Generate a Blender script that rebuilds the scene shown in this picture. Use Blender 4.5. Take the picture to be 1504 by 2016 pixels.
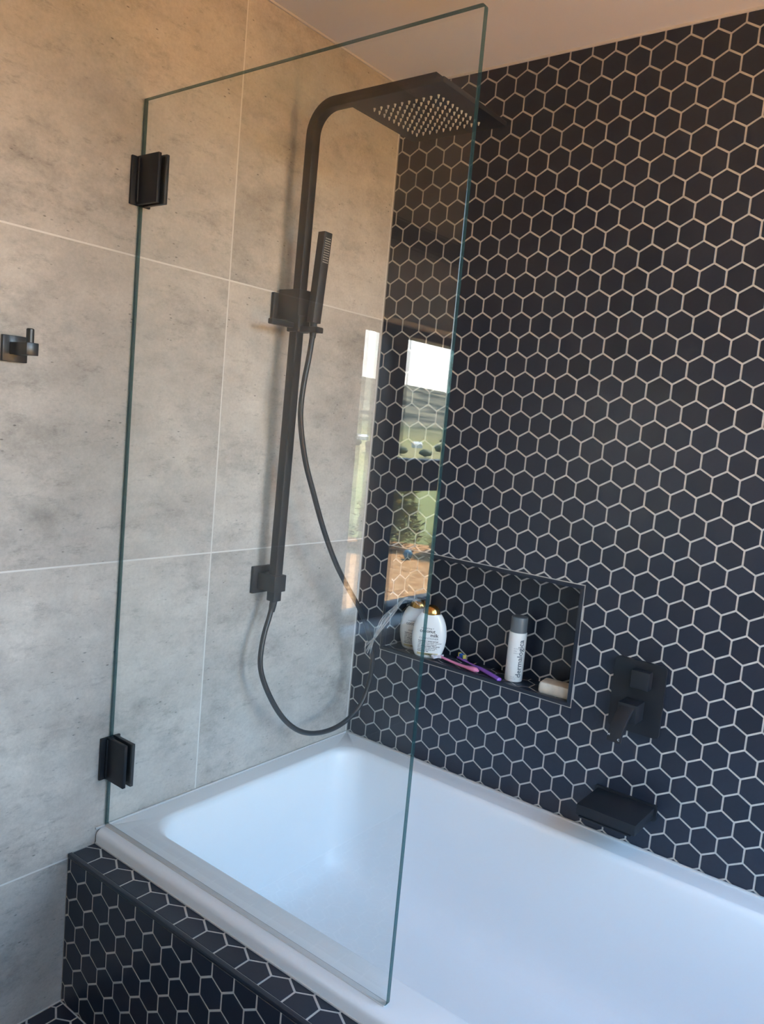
import bpy, bmesh, math, random
from mathutils import Matrix, Vector
random.seed(7)
S = bpy.context.scene
for o in list(bpy.data.objects): bpy.data.objects.remove(o)

# ------------------------------------------------------------------ camera, world, sun, exposure
CAM = Vector((1.3679, -1.7259, 1.2378))
cd = bpy.data.cameras.new('camera'); cam = bpy.data.objects.new('camera', cd); S.collection.objects.link(cam)
cd.sensor_fit = 'HORIZONTAL'; cd.sensor_width = 36.0; cd.lens = 36.0*1568.15/1504.0; cd.clip_start = .02; cd.clip_end = 6000
cam.matrix_world = Matrix.Translation(CAM) @ Matrix(((.78685266, -.13927669, .60121951), (.61046748, .03277806, -.79136278), (.09051157, .98971087, .1108154))).to_4x4()
S.camera = cam
S.view_settings.view_transform = 'Standard'; S.view_settings.look = 'None'
S.view_settings.gamma = 1.0; S.view_settings.use_curve_mapping = False
S.view_settings.exposure = 0.45
S.cycles.use_denoising = True
S.cycles.max_bounces = 14; S.cycles.diffuse_bounces = 7; S.cycles.glossy_bounces = 5
S.cycles.transparent_max_bounces = 24; S.cycles.caustics_reflective = False; S.cycles.caustics_refractive = False
S.cycles.sample_clamp_indirect = 12.0

wd = bpy.data.worlds.new('sky'); S.world = wd; wd.use_nodes = True
nt = wd.node_tree; nt.nodes.clear()
def N(t, typ, **kw):
    n = t.nodes.new(typ)
    for k, v in kw.items():
        if k in n.inputs.keys(): n.inputs[k].default_value = v
        else: setattr(n, k, v)
    return n
_tc = N(nt, 'ShaderNodeTexCoord'); _sx = N(nt, 'ShaderNodeSeparateXYZ'); nt.links.new(_tc.outputs['Generated'], _sx.inputs[0])
_cr = N(nt, 'ShaderNodeValToRGB'); nt.links.new(_sx.outputs['Z'], _cr.inputs[0])
el = _cr.color_ramp.elements
el[0].position = 0.0; el[0].color = (1.0, .94, .84, 1)
el[1].position = 1.0; el[1].color = (.10, .23, .45, 1)
e = el.new(.085); e.color = (.93, .95, .94, 1)
e = el.new(.18); e.color = (.44, .60, .74, 1)
e = el.new(.40); e.color = (.19, .34, .53, 1)
_nz = N(nt, 'ShaderNodeTexNoise', Scale=3.2, Detail=6.0, Roughness=.55); nt.links.new(_tc.outputs['Generated'], _nz.inputs['Vector'])
_mr = N(nt, 'ShaderNodeMapRange'); nt.links.new(_nz.outputs['Fac'], _mr.inputs[0])
_mr.inputs[1].default_value = .52; _mr.inputs[2].default_value = .75; _mr.inputs[3].default_value = 0; _mr.inputs[4].default_value = .22
_mx = N(nt, 'ShaderNodeMix', data_type='RGBA'); nt.links.new(_mr.outputs[0], _mx.inputs[0]); nt.links.new(_cr.outputs[0], _mx.inputs[6])
_mx.inputs[7].default_value = (.85, .87, .92, 1)
_bg = N(nt, 'ShaderNodeBackground', Strength=17.0); nt.links.new(_mx.outputs[2], _bg.inputs[0])
_wo = N(nt, 'ShaderNodeOutputWorld'); nt.links.new(_bg.outputs[0], _wo.inputs[0])

sl = bpy.data.lights.new('sun', 'SUN'); so = bpy.data.objects.new('sun', sl); S.collection.objects.link(so)
sl.energy = 46.0; sl.color = (1.0, .92, .76); sl.angle = math.radians(.6)
so.rotation_euler = Vector((0.0, .62, -.78)).to_track_quat('-Z', 'Y').to_euler(); so.location = (0, -6, 8)   # high, from the -y side: enters neither window

# window openings (used by walls, frames and the portals that only guide the sky sampling)
W1 = dict(y0=-2.42, y1=-1.502, z0=.625, z1=1.530)      # left wall
W2 = dict(y0=-.69, y1=-.10, z0=.42, z1=2.06)           # right wall, over the foot of the bath
W3 = dict(y0=-1.66, y1=-1.02, z0=.93, z1=1.96)         # right wall, unseen opening added to brighten the left wall
XR, YF, ZC = 1.70, -2.75, 2.114                        # right wall, front wall, ceiling
def portal(name, loc, rot, sx, sy):
    l = bpy.data.lights.new(name, 'AREA'); l.shape = 'RECTANGLE'; l.size = sx; l.size_y = sy; l.cycles.is_portal = True
    o = bpy.data.objects.new(name, l); S.collection.objects.link(o); o.location = loc; o.rotation_euler = rot
portal('sky_portal_right', (XR+.16, (W2['y0']+W2['y1'])/2, (W2['z0']+W2['z1'])/2), (0, math.radians(90), 0), W2['z1']-W2['z0'], W2['y1']-W2['y0'])
portal('sky_portal_right_b', (XR+.16, (W3['y0']+W3['y1'])/2, (W3['z0']+W3['z1'])/2), (0, math.radians(90), 0), W3['z1']-W3['z0'], W3['y1']-W3['y0'])
portal('sky_portal_left', (-.16, (W1['y0']+W1['y1'])/2, (W1['z0']+W1['z1'])/2), (0, math.radians(-90), 0), W1['z1']-W1['z0'], W1['y1']-W1['y0'])

# ------------------------------------------------------------------ materials
def mat(name):
    m = bpy.data.materials.new(name); m.use_nodes = True; t = m.node_tree; t.nodes.clear()
    out = N(t, 'ShaderNodeOutputMaterial'); return m, t, out
def principled(name, col, rough=.5, metal=0, spec=.5, noise=0, nscale=30, bump=0, bscale=200, coat=0, trans=0, objrand=0):
    m, t, out = mat(name)
    b = N(t, 'ShaderNodeBsdfPrincipled'); t.links.new(b.outputs[0], out.inputs[0])
    b.inputs['Base Color'].default_value = (*col, 1); b.inputs['Roughness'].default_value = rough
    b.inputs['Metallic'].default_value = metal; b.inputs['Specular IOR Level'].default_value = spec
    b.inputs['Coat Weight'].default_value = coat; b.inputs['Transmission Weight'].default_value = trans
    tc = N(t, 'ShaderNodeTexCoord')
    src = None
    if noise:
        n = N(t, 'ShaderNodeTexNoise', Scale=nscale, Detail=5.0); t.links.new(tc.outputs['Object'], n.inputs['Vector'])
        hv = N(t, 'ShaderNodeHueSaturation'); hv.inputs['Color'].default_value = (*col, 1)
        mr = N(t, 'ShaderNodeMapRange'); mr.inputs[1].default_value = .25; mr.inputs[2].default_value = .75
        mr.inputs[3].default_value = 1-noise; mr.inputs[4].default_value = 1+noise
        t.links.new(n.outputs['Fac'], mr.inputs[0]); t.links.new(mr.outputs[0], hv.inputs['Value'])
        src = hv.outputs[0]
    if objrand:
        oi = N(t, 'ShaderNodeObjectInfo'); hv2 = N(t, 'ShaderNodeHueSaturation')
        mr = N(t, 'ShaderNodeMapRange'); mr.inputs[3].default_value = 1-objrand; mr.inputs[4].default_value = 1+objrand
        t.links.new(oi.outputs['Random'], mr.inputs[0]); t.links.new(mr.outputs[0], hv2.inputs['Value'])
        if src: t.links.new(src, hv2.inputs['Color'])
        else: hv2.inputs['Color'].default_value = (*col, 1)
        src = hv2.outputs[0]
    if src: t.links.new(src, b.inputs['Base Color'])
    if bump:
        n = N(t, 'ShaderNodeTexNoise', Scale=bscale, Detail=4.0); t.links.new(tc.outputs['Object'], n.inputs['Vector'])
        bp = N(t, 'ShaderNodeBump', Strength=bump, Distance=.002); t.links.new(n.outputs['Fac'], bp.inputs['Height']); t.links.new(bp.outputs[0], b.inputs['Normal'])
    return m

def thin_glass(name, tint, f0=.038, rough=0.0):
    # clear pane: Schlick mix of a see-through and a mirror lobe, the same for every ray
    m, t, out = mat(name)
    g = N(t, 'ShaderNodeNewGeometry'); dp = N(t, 'ShaderNodeVectorMath', operation='DOT_PRODUCT')
    t.links.new(g.outputs['Normal'], dp.inputs[0]); t.links.new(g.outputs['Incoming'], dp.inputs[1])
    ab = N(t, 'ShaderNodeMath', operation='ABSOLUTE'); t.links.new(dp.outputs['Value'], ab.inputs[0])
    om = N(t, 'ShaderNodeMath', operation='SUBTRACT'); om.inputs[0].default_value = 1.0; t.links.new(ab.outputs[0], om.inputs[1])
    pw = N(t, 'ShaderNodeMath', operation='POWER'); t.links.new(om.outputs[0], pw.inputs[0]); pw.inputs[1].default_value = 5.0
    ma = N(t, 'ShaderNodeMath', operation='MULTIPLY_ADD'); t.links.new(pw.outputs[0], ma.inputs[0]); ma.inputs[1].default_value = 1-f0; ma.inputs[2].default_value = f0
    tr = N(t, 'ShaderNodeBsdfTransparent'); tr.inputs[0].default_value = (*tint, 1)
    gl = N(t, 'ShaderNodeBsdfGlossy'); gl.inputs['Roughness'].default_value = rough; gl.inputs[0].default_value = (1, 1, 1, 1)
    mx = N(t, 'ShaderNodeMixShader'); t.links.new(ma.outputs[0], mx.inputs[0]); t.links.new(tr.outputs[0], mx.inputs[1]); t.links.new(gl.outputs[0], mx.inputs[2])
    t.links.new(mx.outputs[0], out.inputs[0]); return m

def concrete_tile(name):
    m, t, out = mat(name)
    b = N(t, 'ShaderNodeBsdfPrincipled'); t.links.new(b.outputs[0], out.inputs[0])
    tc = N(t, 'ShaderNodeTexCoord'); oi = N(t, 'ShaderNodeObjectInfo')
    sc = N(t, 'ShaderNodeMath', operation='MULTIPLY'); sc.inputs[1].default_value = 37.0; t.links.new(oi.outputs['Random'], sc.inputs[0])
    ad = N(t, 'ShaderNodeVectorMath', operation='ADD'); t.links.new(tc.outputs['Object'], ad.inputs[0])
    cb = N(t, 'ShaderNodeCombineXYZ'); t.links.new(sc.outputs[0], cb.inputs[0]); t.links.new(sc.outputs[0], cb.inputs[1]); t.links.new(cb.outputs[0], ad.inputs[1])
    P = ad.outputs[0]
    def nz(scale, detail, rough, stretch=None):
        v = P
        if stretch:
            mp = N(t, 'ShaderNodeMapping'); mp.inputs['Scale'].default_value = stretch; t.links.new(P, mp.inputs['Vector']); v = mp.outputs[0]
        n = N(t, 'ShaderNodeTexNoise', Scale=scale, Detail=detail, Roughness=rough); t.links.new(v, n.inputs['Vector']); return n.outputs['Fac']
    def rng(src, a, c, lo, hi):
        r = N(t, 'ShaderNodeMapRange'); r.inputs[1].default_value = a; r.inputs[2].default_value = c; r.inputs[3].default_value = lo; r.inputs[4].default_value = hi
        t.links.new(src, r.inputs[0]); return r.outputs[0]
    def mul(a, c):
        k = N(t, 'ShaderNodeMath', operation='MULTIPLY'); t.links.new(a, k.inputs[0]); t.links.new(c, k.inputs[1]); return k.outputs[0]
    big = rng(nz(2.6, 4, .55, (1, 1, .7)), .33, .68, .84, 1.10)
    mid = rng(nz(11, 9, .70, (1, .7, 1.2)), .3, .7, .82, 1.14)
    fine = rng(nz(160, 3, .6), .3, .7, .94, 1.06)
    # small dark pits and short streaks
    pv = N(t, 'ShaderNodeTexVoronoi', Scale=70.0, Randomness=1.0)
    mp = N(t, 'ShaderNodeMapping'); mp.inputs['Scale'].default_value = (1, .6, 1.5); mp.inputs['Rotation'].default_value = (.5, 0, 0)
    wv = nz(30, 2, .5); t.links.new(P, mp.inputs['Vector']); t.links.new(mp.outputs[0], pv.inputs['Vector'])
    pit = rng(pv.outputs['Distance'], .08, .17, .42, 1.0)
    gate = rng(nz(14, 4, .7), .52, .62, 0, 1)
    pm = N(t, 'ShaderNodeMix', data_type='FLOAT'); t.links.new(gate, pm.inputs[0]); pm.inputs[2].default_value = 1.0; t.links.new(pit, pm.inputs[3])
    stain = mul(rng(nz(5.0, 10, .76, (1, .8, 1.3)), .52, .72, 1.0, .62), rng(nz(38, 8, .8, (1, .5, 1.4)), .54, .70, 1.0, .70))
    v = mul(mul(mul(big, mid), fine), mul(pm.outputs[0], stain))
    ov = rng(oi.outputs['Random'], 0, 1, .93, 1.07)
    hv = N(t, 'ShaderNodeHueSaturation'); hv.inputs['Color'].default_value = (.53, .487, .440, 1)
    t.links.new(mul(v, ov), hv.inputs['Value']); t.links.new(hv.outputs[0], b.inputs['Base Color'])
    b.inputs['Roughness'].default_value = .62; b.inputs['Specular IOR Level'].default_value = .35
    bp = N(t, 'ShaderNodeBump', Strength=.25, Distance=.002); t.links.new(pm.outputs[0], bp.inputs['Height']); t.links.new(bp.outputs[0], b.inputs['Normal'])
    return m

M = {}
M['tile'] = principled('black_satin_hex_tile', (.018, .0235, .039), .33, spec=.5, noise=.10, nscale=120, objrand=.14, bump=.04, bscale=60)
M['grout'] = principled('pale_grout', (.56, .54, .51), .85, spec=.2, noise=.06, nscale=90)
M['groutl'] = principled('cream_grout', (.70, .67, .63), .85, spec=.2)
M['trimblack'] = principled('black_metal_trim', (.015, .020, .032), .33, spec=.5)
M['concrete'] = concrete_tile('grey_concrete_look_tile')
M['ceil'] = principled('white_ceiling_paint', (.74, .73, .72), .85, spec=.2, bump=.02, bscale=300)
M['wallpaint'] = principled('grey_wall_paint', (.68, .64, .58), .8, spec=.2)
M['acrylic'] = principled('white_bath_acrylic', (.82, .83, .84), .34, spec=.5)
M['caulk'] = principled('pale_silicone', (.62, .60, .58), .5)
M['black'] = principled('matte_black_metal', (.015, .017, .022), .46, spec=.36)
M['hose'] = principled('black_hose', (.026, .027, .031), .36, spec=.45)
M['rubber'] = principled('grey_rubber_nozzle', (.52, .50, .47), .6)
M['glass'] = thin_glass('clear_screen_glass', (.972, .985, .980))
M['pane'] = thin_glass('window_glass', (.985, .99, .988))
M['frame'] = principled('black_aluminium_frame', (.012, .012, .014), .4)
M['sill'] = principled('white_stone_sill', (.80, .79, .77), .4)
M['whiteplastic'] = principled('white_bottle_plastic', (.80, .80, .78), .22, spec=.5)
M['creamplastic'] = principled('cream_bottle_plastic', (.74, .71, .65), .26, spec=.5)
M['gold'] = principled('gold_cap', (.62, .36, .12), .22, metal=1.0)
M['paleg'] = principled('pale_gold_print', (.60, .50, .27), .35, metal=.5)
M['greycap'] = principled('grey_cap', (.13, .15, .165), .35)
M['ink'] = principled('dark_ink', (.035, .033, .035), .6)
M['inkgrey'] = principled('grey_ink', (.10, .12, .14), .6)
M['inkpale'] = principled('pale_grey_ink', (.36, .36, .38), .6)
M['whiteink'] = principled('white_ink', (.8, .8, .8), .5)
M['pink'] = principled('pink_plastic', (.80, .26, .44), .28)
M['pinkwhite'] = principled('pale_razor_plastic', (.80, .74, .77), .3)
M['steel'] = principled('steel', (.6, .6, .62), .25, metal=1.0)
M['purple'] = principled('purple_plastic', (.28, .11, .52), .3)
M['bristleb'] = principled('blue_bristle', (.05, .22, .70), .6)
M['bristley'] = principled('yellow_bristle', (.75, .62, .15), .6)
M['gun0'] = principled('dark_end_cap', (.03, .03, .03), .5)
M['soap'] = principled('cream_soap', (.76, .68, .57), .5, spec=.4, noise=.14, nscale=60, bump=.15, bscale=120)
# glass edge: the green body colour of the pane seen along its thickness
def edge_mat():
    m, t, out = mat('green_glass_edge')
    b = N(t, 'ShaderNodeBsdfPrincipled'); b.inputs['Base Color'].default_value = (.014, .040, .046, 1); b.inputs['Roughness'].default_value = .15
    tr = N(t, 'ShaderNodeBsdfTransparent'); tr.inputs[0].default_value = (.32, .55, .55, 1)
    mx = N(t, 'ShaderNodeMixShader'); mx.inputs[0].default_value = .35; t.links.new(b.outputs[0], mx.inputs[1]); t.links.new(tr.outputs[0], mx.inputs[2])
    t.links.new(mx.outputs[0], out.inputs[0]); return m
M['edge'] = edge_mat()
def streak_mat():
    m, t, out = mat('dried_water_streak')
    b = N(t, 'ShaderNodeBsdfDiffuse'); b.inputs[0].default_value = (.75, .76, .78, 1)
    tr = N(t, 'ShaderNodeBsdfTransparent')
    mx = N(t, 'ShaderNodeMixShader'); mx.inputs[0].default_value = .74; t.links.new(b.outputs[0], mx.inputs[1]); t.links.new(tr.outputs[0], mx.inputs[2])
    t.links.new(mx.outputs[0], out.inputs[0]); return m
M['streak'] = streak_mat()

# ------------------------------------------------------------------ helpers
COL = S.collection
def link(name, me, m=None, parent=None, loc=None):
    o = bpy.data.objects.new(name, me); COL.objects.link(o)
    if m is not None and me is not None and len(me.materials) == 0: me.materials.append(m)
    if parent is not None: o.parent = parent
    if loc is not None: o.location = loc
    return o
def tag(o, label, cat, group=None, kind=None):
    o['label'] = label; o['category'] = cat
    if group: o['group'] = group
    if kind: o['kind'] = kind
    return o
def struct(o, label, cat):
    return tag(o, label, cat, kind='structure')
def thing(name, loc, label, cat, group=None, rot=(0, 0, 0)):
    o = link(name, None, loc=loc); o.rotation_euler = rot; o.empty_display_size = .05
    return tag(o, label, cat, group)
def bmesh_to(bm, name, smooth=False):
    bmesh.ops.recalc_face_normals(bm, faces=bm.faces[:])
    me = bpy.data.meshes.new(name); bm.to_mesh(me); bm.free()
    if smooth:
        for p in me.polygons: p.use_smooth = True
        if hasattr(me, 'set_sharp_from_angle'): me.set_sharp_from_angle(angle=math.radians(38))
    return me
def add_box(bm, x0, x1, y0, y1, z0, z1, bev=0, seg=2):
    r = bmesh.ops.create_cube(bm, size=1.0)
    vs = r['verts']
    bmesh.ops.scale(bm, vec=(x1-x0, y1-y0, z1-z0), verts=vs)
    bmesh.ops.translate(bm, vec=((x0+x1)/2, (y0+y1)/2, (z0+z1)/2), verts=vs)
    if bev:
        es = list({e for v in vs for e in v.link_edges})
        bmesh.ops.bevel(bm, geom=es, offset=bev, segments=seg, affect='EDGES', profile=.5)
def box(name, b, m, parent=None, bev=0, seg=2, loc=None):
    bm = bmesh.new(); add_box(bm, *b, bev=bev, seg=seg)
    return link(name, bmesh_to(bm, name, smooth=bev > 0), m, parent, loc)
def boxes(name, bs, m, parent=None, bev=0):
    bm = bmesh.new()
    for b in bs: add_box(bm, *b, bev=bev)
    return link(name, bmesh_to(bm, name, smooth=bev > 0), m, parent)
def sweep(path, sect, axis=None, caps=True, closed_sect=True, scale=None):
    """path: Vectors; sect: list of (a,b). axis: fixed first section direction, else parallel transport."""
    bm = bmesh.new(); rings = []; n = len(path); prev = None
    for i, p in enumerate(path):
        d = (path[min(i+1, n-1)]-path[max(i-1, 0)]).normalized()
        if axis is not None: a = Vector(axis); a = (a-d*a.dot(d)).normalized()
        else:
            if prev is None:
                a = Vector((0, 0, 1)) if abs(d.z) < .9 else Vector((1, 0, 0))
            else: a = prev
            a = (a-d*a.dot(d)).normalized()
        prev = a; b = d.cross(a)
        k = scale[i] if scale else 1.0
        rings.append([bm.verts.new(p+a*s[0]*k+b*s[1]*k) for s in sect])
    m = len(sect)
    for r0, r1 in zip(rings, rings[1:]):
        for j in range(m): bm.faces.new((r0[j], r0[(j+1) % m], r1[(j+1) % m], r1[j]))
    if caps: bm.faces.new(rings[0]); bm.faces.new(rings[-1])
    return bm
def circ(r, n=16): return [(r*math.cos(2*math.pi*i/n), r*math.sin(2*math.pi*i/n)) for i in range(n)]
def rsq(w, h, r=.002, k=3):
    out = []
    for cx, cy, a0 in ((w-r, h-r, 0), (-w+r, h-r, 90), (-w+r, -h+r, 180), (w-r, -h+r, 270)):
        for i in range(k): a = math.radians(a0+90*i/(k-1)); out.append((cx+r*math.cos(a), cy+r*math.sin(a)))
    return out
def lathe(prof, n=32):
    bm = bmesh.new(); rings = []
    for r, z in prof:
        rings.append([bm.verts.new((r*math.cos(2*math.pi*i/n), r*math.sin(2*math.pi*i/n), z)) for i in range(n)] if r > 1e-6 else [bm.verts.new((0, 0, z))])
    for a, b in zip(rings, rings[1:]):
        for i in range(n):
            j = (i+1) % n
            if len(a) == 1 and len(b) == 1: continue
            if len(a) == 1: bm.faces.new((a[0], b[i], b[j]))
            elif len(b) == 1: bm.faces.new((a[i], a[j], b[0]))
            else: bm.faces.new((a[i], a[j], b[j], b[i]))
    return bm
def catmull(pts, k=8):
    P = [Vector(p) for p in pts]; out = []
    Q = [P[0]*2-P[1]]+P+[P[-1]*2-P[-2]]
    for i in range(1, len(Q)-2):
        for j in range(k):
            t = j/k; a, b, c, d = Q[i-1:i+3]
            out.append(.5*((2*b)+(c-a)*t+(2*a-5*b+4*c-d)*t*t+(3*b-a-3*c+d)*t**3))
    out.append(P[-1]); return out
def text_mesh(s, size, align='LEFT', bold=0.0, xs=1.0):
    cu = bpy.data.curves.new('txt', 'FONT'); cu.body = s; cu.size = size; cu.align_x = align; cu.offset = bold; cu.resolution_u = 2
    o = bpy.data.objects.new('txt', cu); COL.objects.link(o)
    dg = bpy.context.evaluated_depsgraph_get(); me = bpy.data.meshes.new_from_object(o.evaluated_get(dg))
    bpy.data.objects.remove(o); bpy.data.curves.remove(cu)
    for v in me.vertices: v.co.x *= xs
    me.materials.clear()
    b = bmesh.new(); b.from_mesh(me); bmesh.ops.triangulate(b, faces=b.faces[:])
    for _ in range(3):
        es = [e for e in b.edges if e.calc_length() > size*.22]
        if not es: break
        bmesh.ops.subdivide_edges(b, edges=es, cuts=1); bmesh.ops.triangulate(b, faces=b.faces[:])
    b.to_mesh(me); b.free(); return me

# hexagon tiles: clipped against a rectangle; polygons in plane coordinates (u, v)
PITCH = .054; GAP = .0040; RH = PITCH/math.sqrt(3); ROW = PITCH*math.sqrt(3)/2; RT = (PITCH-GAP)/math.sqrt(3)
HEX = [(RT*math.sin(math.radians(60*i)), RT*math.cos(math.radians(60*i))) for i in range(6)]
def clip(poly, ax, val, keep_less):
    out = []; n = len(poly)
    for i in range(n):
        a, b = poly[i], poly[(i+1) % n]
        ia = (a[ax] <= val) if keep_less else (a[ax] >= val); ib = (b[ax] <= val) if keep_less else (b[ax] >= val)
        if ia: out.append(a)
        if ia != ib:
            t = (val-a[ax])/(b[ax]-a[ax]); out.append((a[0]+(b[0]-a[0])*t, a[1]+(b[1]-a[1])*t))
    return out
def area(p): return abs(sum(p[i][0]*p[(i+1) % len(p)][1]-p[(i+1) % len(p)][0]*p[i][1] for i in range(len(p))))/2
def clip_rect(p, r):
    for ax, v, kl in ((0, r[0], False), (0, r[1], True), (1, r[2], False), (1, r[3], True)):
        if len(p) > 2: p = clip(p, ax, v, kl)
    return p if len(p) > 2 and area(p) > 6e-6 else []
def hexes(cu, cv, rect, hole=None):
    """lattice through centre (cu, cv), pointing along v; returns (centre, polygon, whole?)"""
    out = []
    r0 = math.floor((rect[2]-cv)/ROW)-1; r1 = math.ceil((rect[3]-cv)/ROW)+1
    for r in range(r0, r1+1):
        off = cu+(PITCH/2 if r % 2 else 0); v = cv+r*ROW
        for c in range(math.floor((rect[0]-off)/PITCH)-1, math.ceil((rect[1]-off)/PITCH)+2):
            u = off+c*PITCH; full = [(u+h[0], v+h[1]) for h in HEX]
            p = clip_rect(full, rect)
            if not p: continue
            whole = abs(area(p)-area(full)) < 1e-9
            ps = [p]
            if hole:
                inh = clip_rect(p, hole)
                if inh:
                    ps = []; whole = False
                    for rr in ((-9, hole[0], -9, 9), (hole[1], 9, -9, 9), (hole[0], hole[1], -9, hole[2]), (hole[0], hole[1], hole[3], 9)):
                        q = clip_rect(p, rr)
                        if q: ps.append(q)
            for q in ps: out.append(((u, v), q, whole))
    return out
def tile_geo(bm, poly, c, fr, th=.0010, bev=.0005):
    """fr: (origin, U, V, Nrm) plane frame"""
    n = len(poly); O, U, V, Nn = fr
    if sum(poly[i][0]*poly[(i+1) % n][1]-poly[(i+1) % n][0]*poly[i][1] for i in range(n)) < 0: poly = poly[::-1]
    mu = sum(p[0] for p in poly)/n; mv = sum(p[1] for p in poly)/n
    def ins(p, d):
        du, dv = p[0]-mu, p[1]-mv; L = math.hypot(du, dv) or 1; k = max(0, L-d*1.15)/L; return (mu+du*k, mv+dv*k)
    def P(p, h): return O+U*(p[0]-c[0])+V*(p[1]-c[1])+Nn*h
    b0 = [bm.verts.new(P(p, -.001)) for p in poly]; b1 = [bm.verts.new(P(p, th-bev)) for p in poly]; b2 = [bm.verts.new(P(ins(p, bev), th)) for p in poly]
    for i in range(n):
        j = (i+1) % n
        bm.faces.new((b0[i], b0[j], b1[j], b1[i])); bm.faces.new((b1[i], b1[j], b2[j], b2[i]))
    bm.faces.new(b2)
_cache = {}
def place_tiles(items, fr, key, parent, limit_fn=None, rest_name='hex_tile_field', th=.0010):
    """items from hexes(); those kept become one object each (whole ones share a mesh), the rest one mesh"""
    O, U, V, Nn = fr; rest = []
    for it in items:
        c, poly, whole = it
        if limit_fn and not limit_fn(it): rest.append(it); continue
        pos = O+U*c[0]+V*c[1]
        if whole and key in _cache: me = _cache[key]
        else:
            bm = bmesh.new(); tile_geo(bm, poly, c, (Vector((0, 0, 0)), U, V, Nn), th); me = bpy.data.meshes.new('hex_tile'); bm.to_mesh(me); bm.free(); me.materials.append(M['tile'])
            if whole: _cache[key] = me
        o = link('hex_tile', me, None, parent, pos)
    if rest:
        bm = bmesh.new()
        for c, poly, whole in rest: tile_geo(bm, poly, (0, 0), fr, th)
        me = bpy.data.meshes.new(rest_name); bm.to_mesh(me); bm.free(); me.materials.append(M['tile'])
        o = link(rest_name, me, None, parent); o['kind'] = 'stuff'

# ------------------------------------------------------------------ room shell
TH = .0010                                   # tile face stands this proud of the grout plane
X_, Y_, Z_ = Vector((1, 0, 0)), Vector((0, 1, 0)), Vector((0, 0, 1))
# back wall (black hexagons), grout plane so that tile faces lie at y = 0
NX0, NX1, NZ0, NZ1, ND = .093, .658, .620, .909, .100      # niche opening and depth
gy = TH
wb = boxes('wall_back', [(-.2, NX0, gy, .22, -.2, ZC+.1), (NX1, XR+.2, gy, .22, -.2, ZC+.1), (NX0, NX1, gy, .22, -.2, NZ0), (NX0, NX1, gy, .22, NZ1, ZC+.1),
     (NX0, NX1, ND+TH, .22, NZ0, NZ1)], M['grout'])
struct(wb, 'black hexagon tiled wall with pale grout behind the bath', 'wall')
frb = (Vector((0, gy, 0)), X_, Z_, -Y_)
tip0 = 2.0914-RH                             # centre of the first full row under the ceiling
TR = .009                                    # face width of the niche trim
items = hexes(.203, tip0, (.003, XR-.003, .30, ZC-.002), (NX0-.0025, NX1+.0025, NZ0-.0025, NZ1+.0025))
frn = (Vector((0, ND+TH, 0)), X_, Z_, -Y_)
nit = hexes(.27*PITCH, .7445-RH, (NX0+.004, NX1-.004, NZ0+.004, NZ1-.004))
def seen(it): u, v = it[0]; return -.05 < u < 1.16 and v > .33
def dist(it, y): return (Vector((it[0][0], y, it[0][1]))-CAM).length
rank = sorted([(dist(i, 0), id(i)) for i in items if seen(i)]+[(dist(i, ND), id(i)) for i in nit])
keep = {k for _, k in rank[:300]}
place_tiles(items, frb, 'back', wb, lambda i: id(i) in keep)
niche_trim = [(NX0, NX1, NZ1-TR, NZ1), (NX0, NX1, NZ0, NZ0+TR), (NX0, NX0+TR, NZ0+TR, NZ1-TR), (NX1-TR, NX1, NZ0+TR, NZ1-TR)]
for a, b, c, d in niche_trim: box('niche_trim', (a, b, -.0015, .012, c, d), M['trimblack'], wb, bev=.0007)
place_tiles(nit, frn, 'niche', wb, lambda i: id(i) in keep, 'niche_tile_field')
# niche lining: shelf, sides, top
for nm, b, fr, rect, ph in (('niche_shelf', (NX0, NX1, .011, ND+.004, NZ0-.02, NZ0+.0055), (Vector((0, 0, NZ0+.0055)), X_, Y_, Z_), (NX0+.004, NX1-.004, .0125, ND-.001), (.02, .05)),
                        ('niche_side', (NX0-.02, NX0+.0055, .011, ND+.004, NZ0, NZ1), (Vector((NX0+.0055, 0, 0)), -Y_, Z_, X_), (-ND+.001, -.0125, NZ0+.009, NZ1-.009), (0, .7)),
                        ('niche_side', (NX1-.0055, NX1+.02, .011, ND+.004, NZ0, NZ1), (Vector((NX1-.0055, 0, 0)), Y_, Z_, -X_), (.0125, ND-.001, NZ0+.009, NZ1-.009), (0, .7)),
                        ('niche_head', (NX0, NX1, .011, ND+.004, NZ1-.0055, NZ1+.02), (Vector((0, 0, NZ1-.0055)), X_, -Y_, -Z_), (NX0+.004, NX1-.004, -ND+.001, -.0125), (.02, -.05))):
    L = box(nm, b, M['grout'], wb)
    place_tiles(hexes(ph[0], ph[1], rect), fr, nm+str(b[0]), L, th=.001)
SHELF = NZ0+.0055+.001

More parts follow.
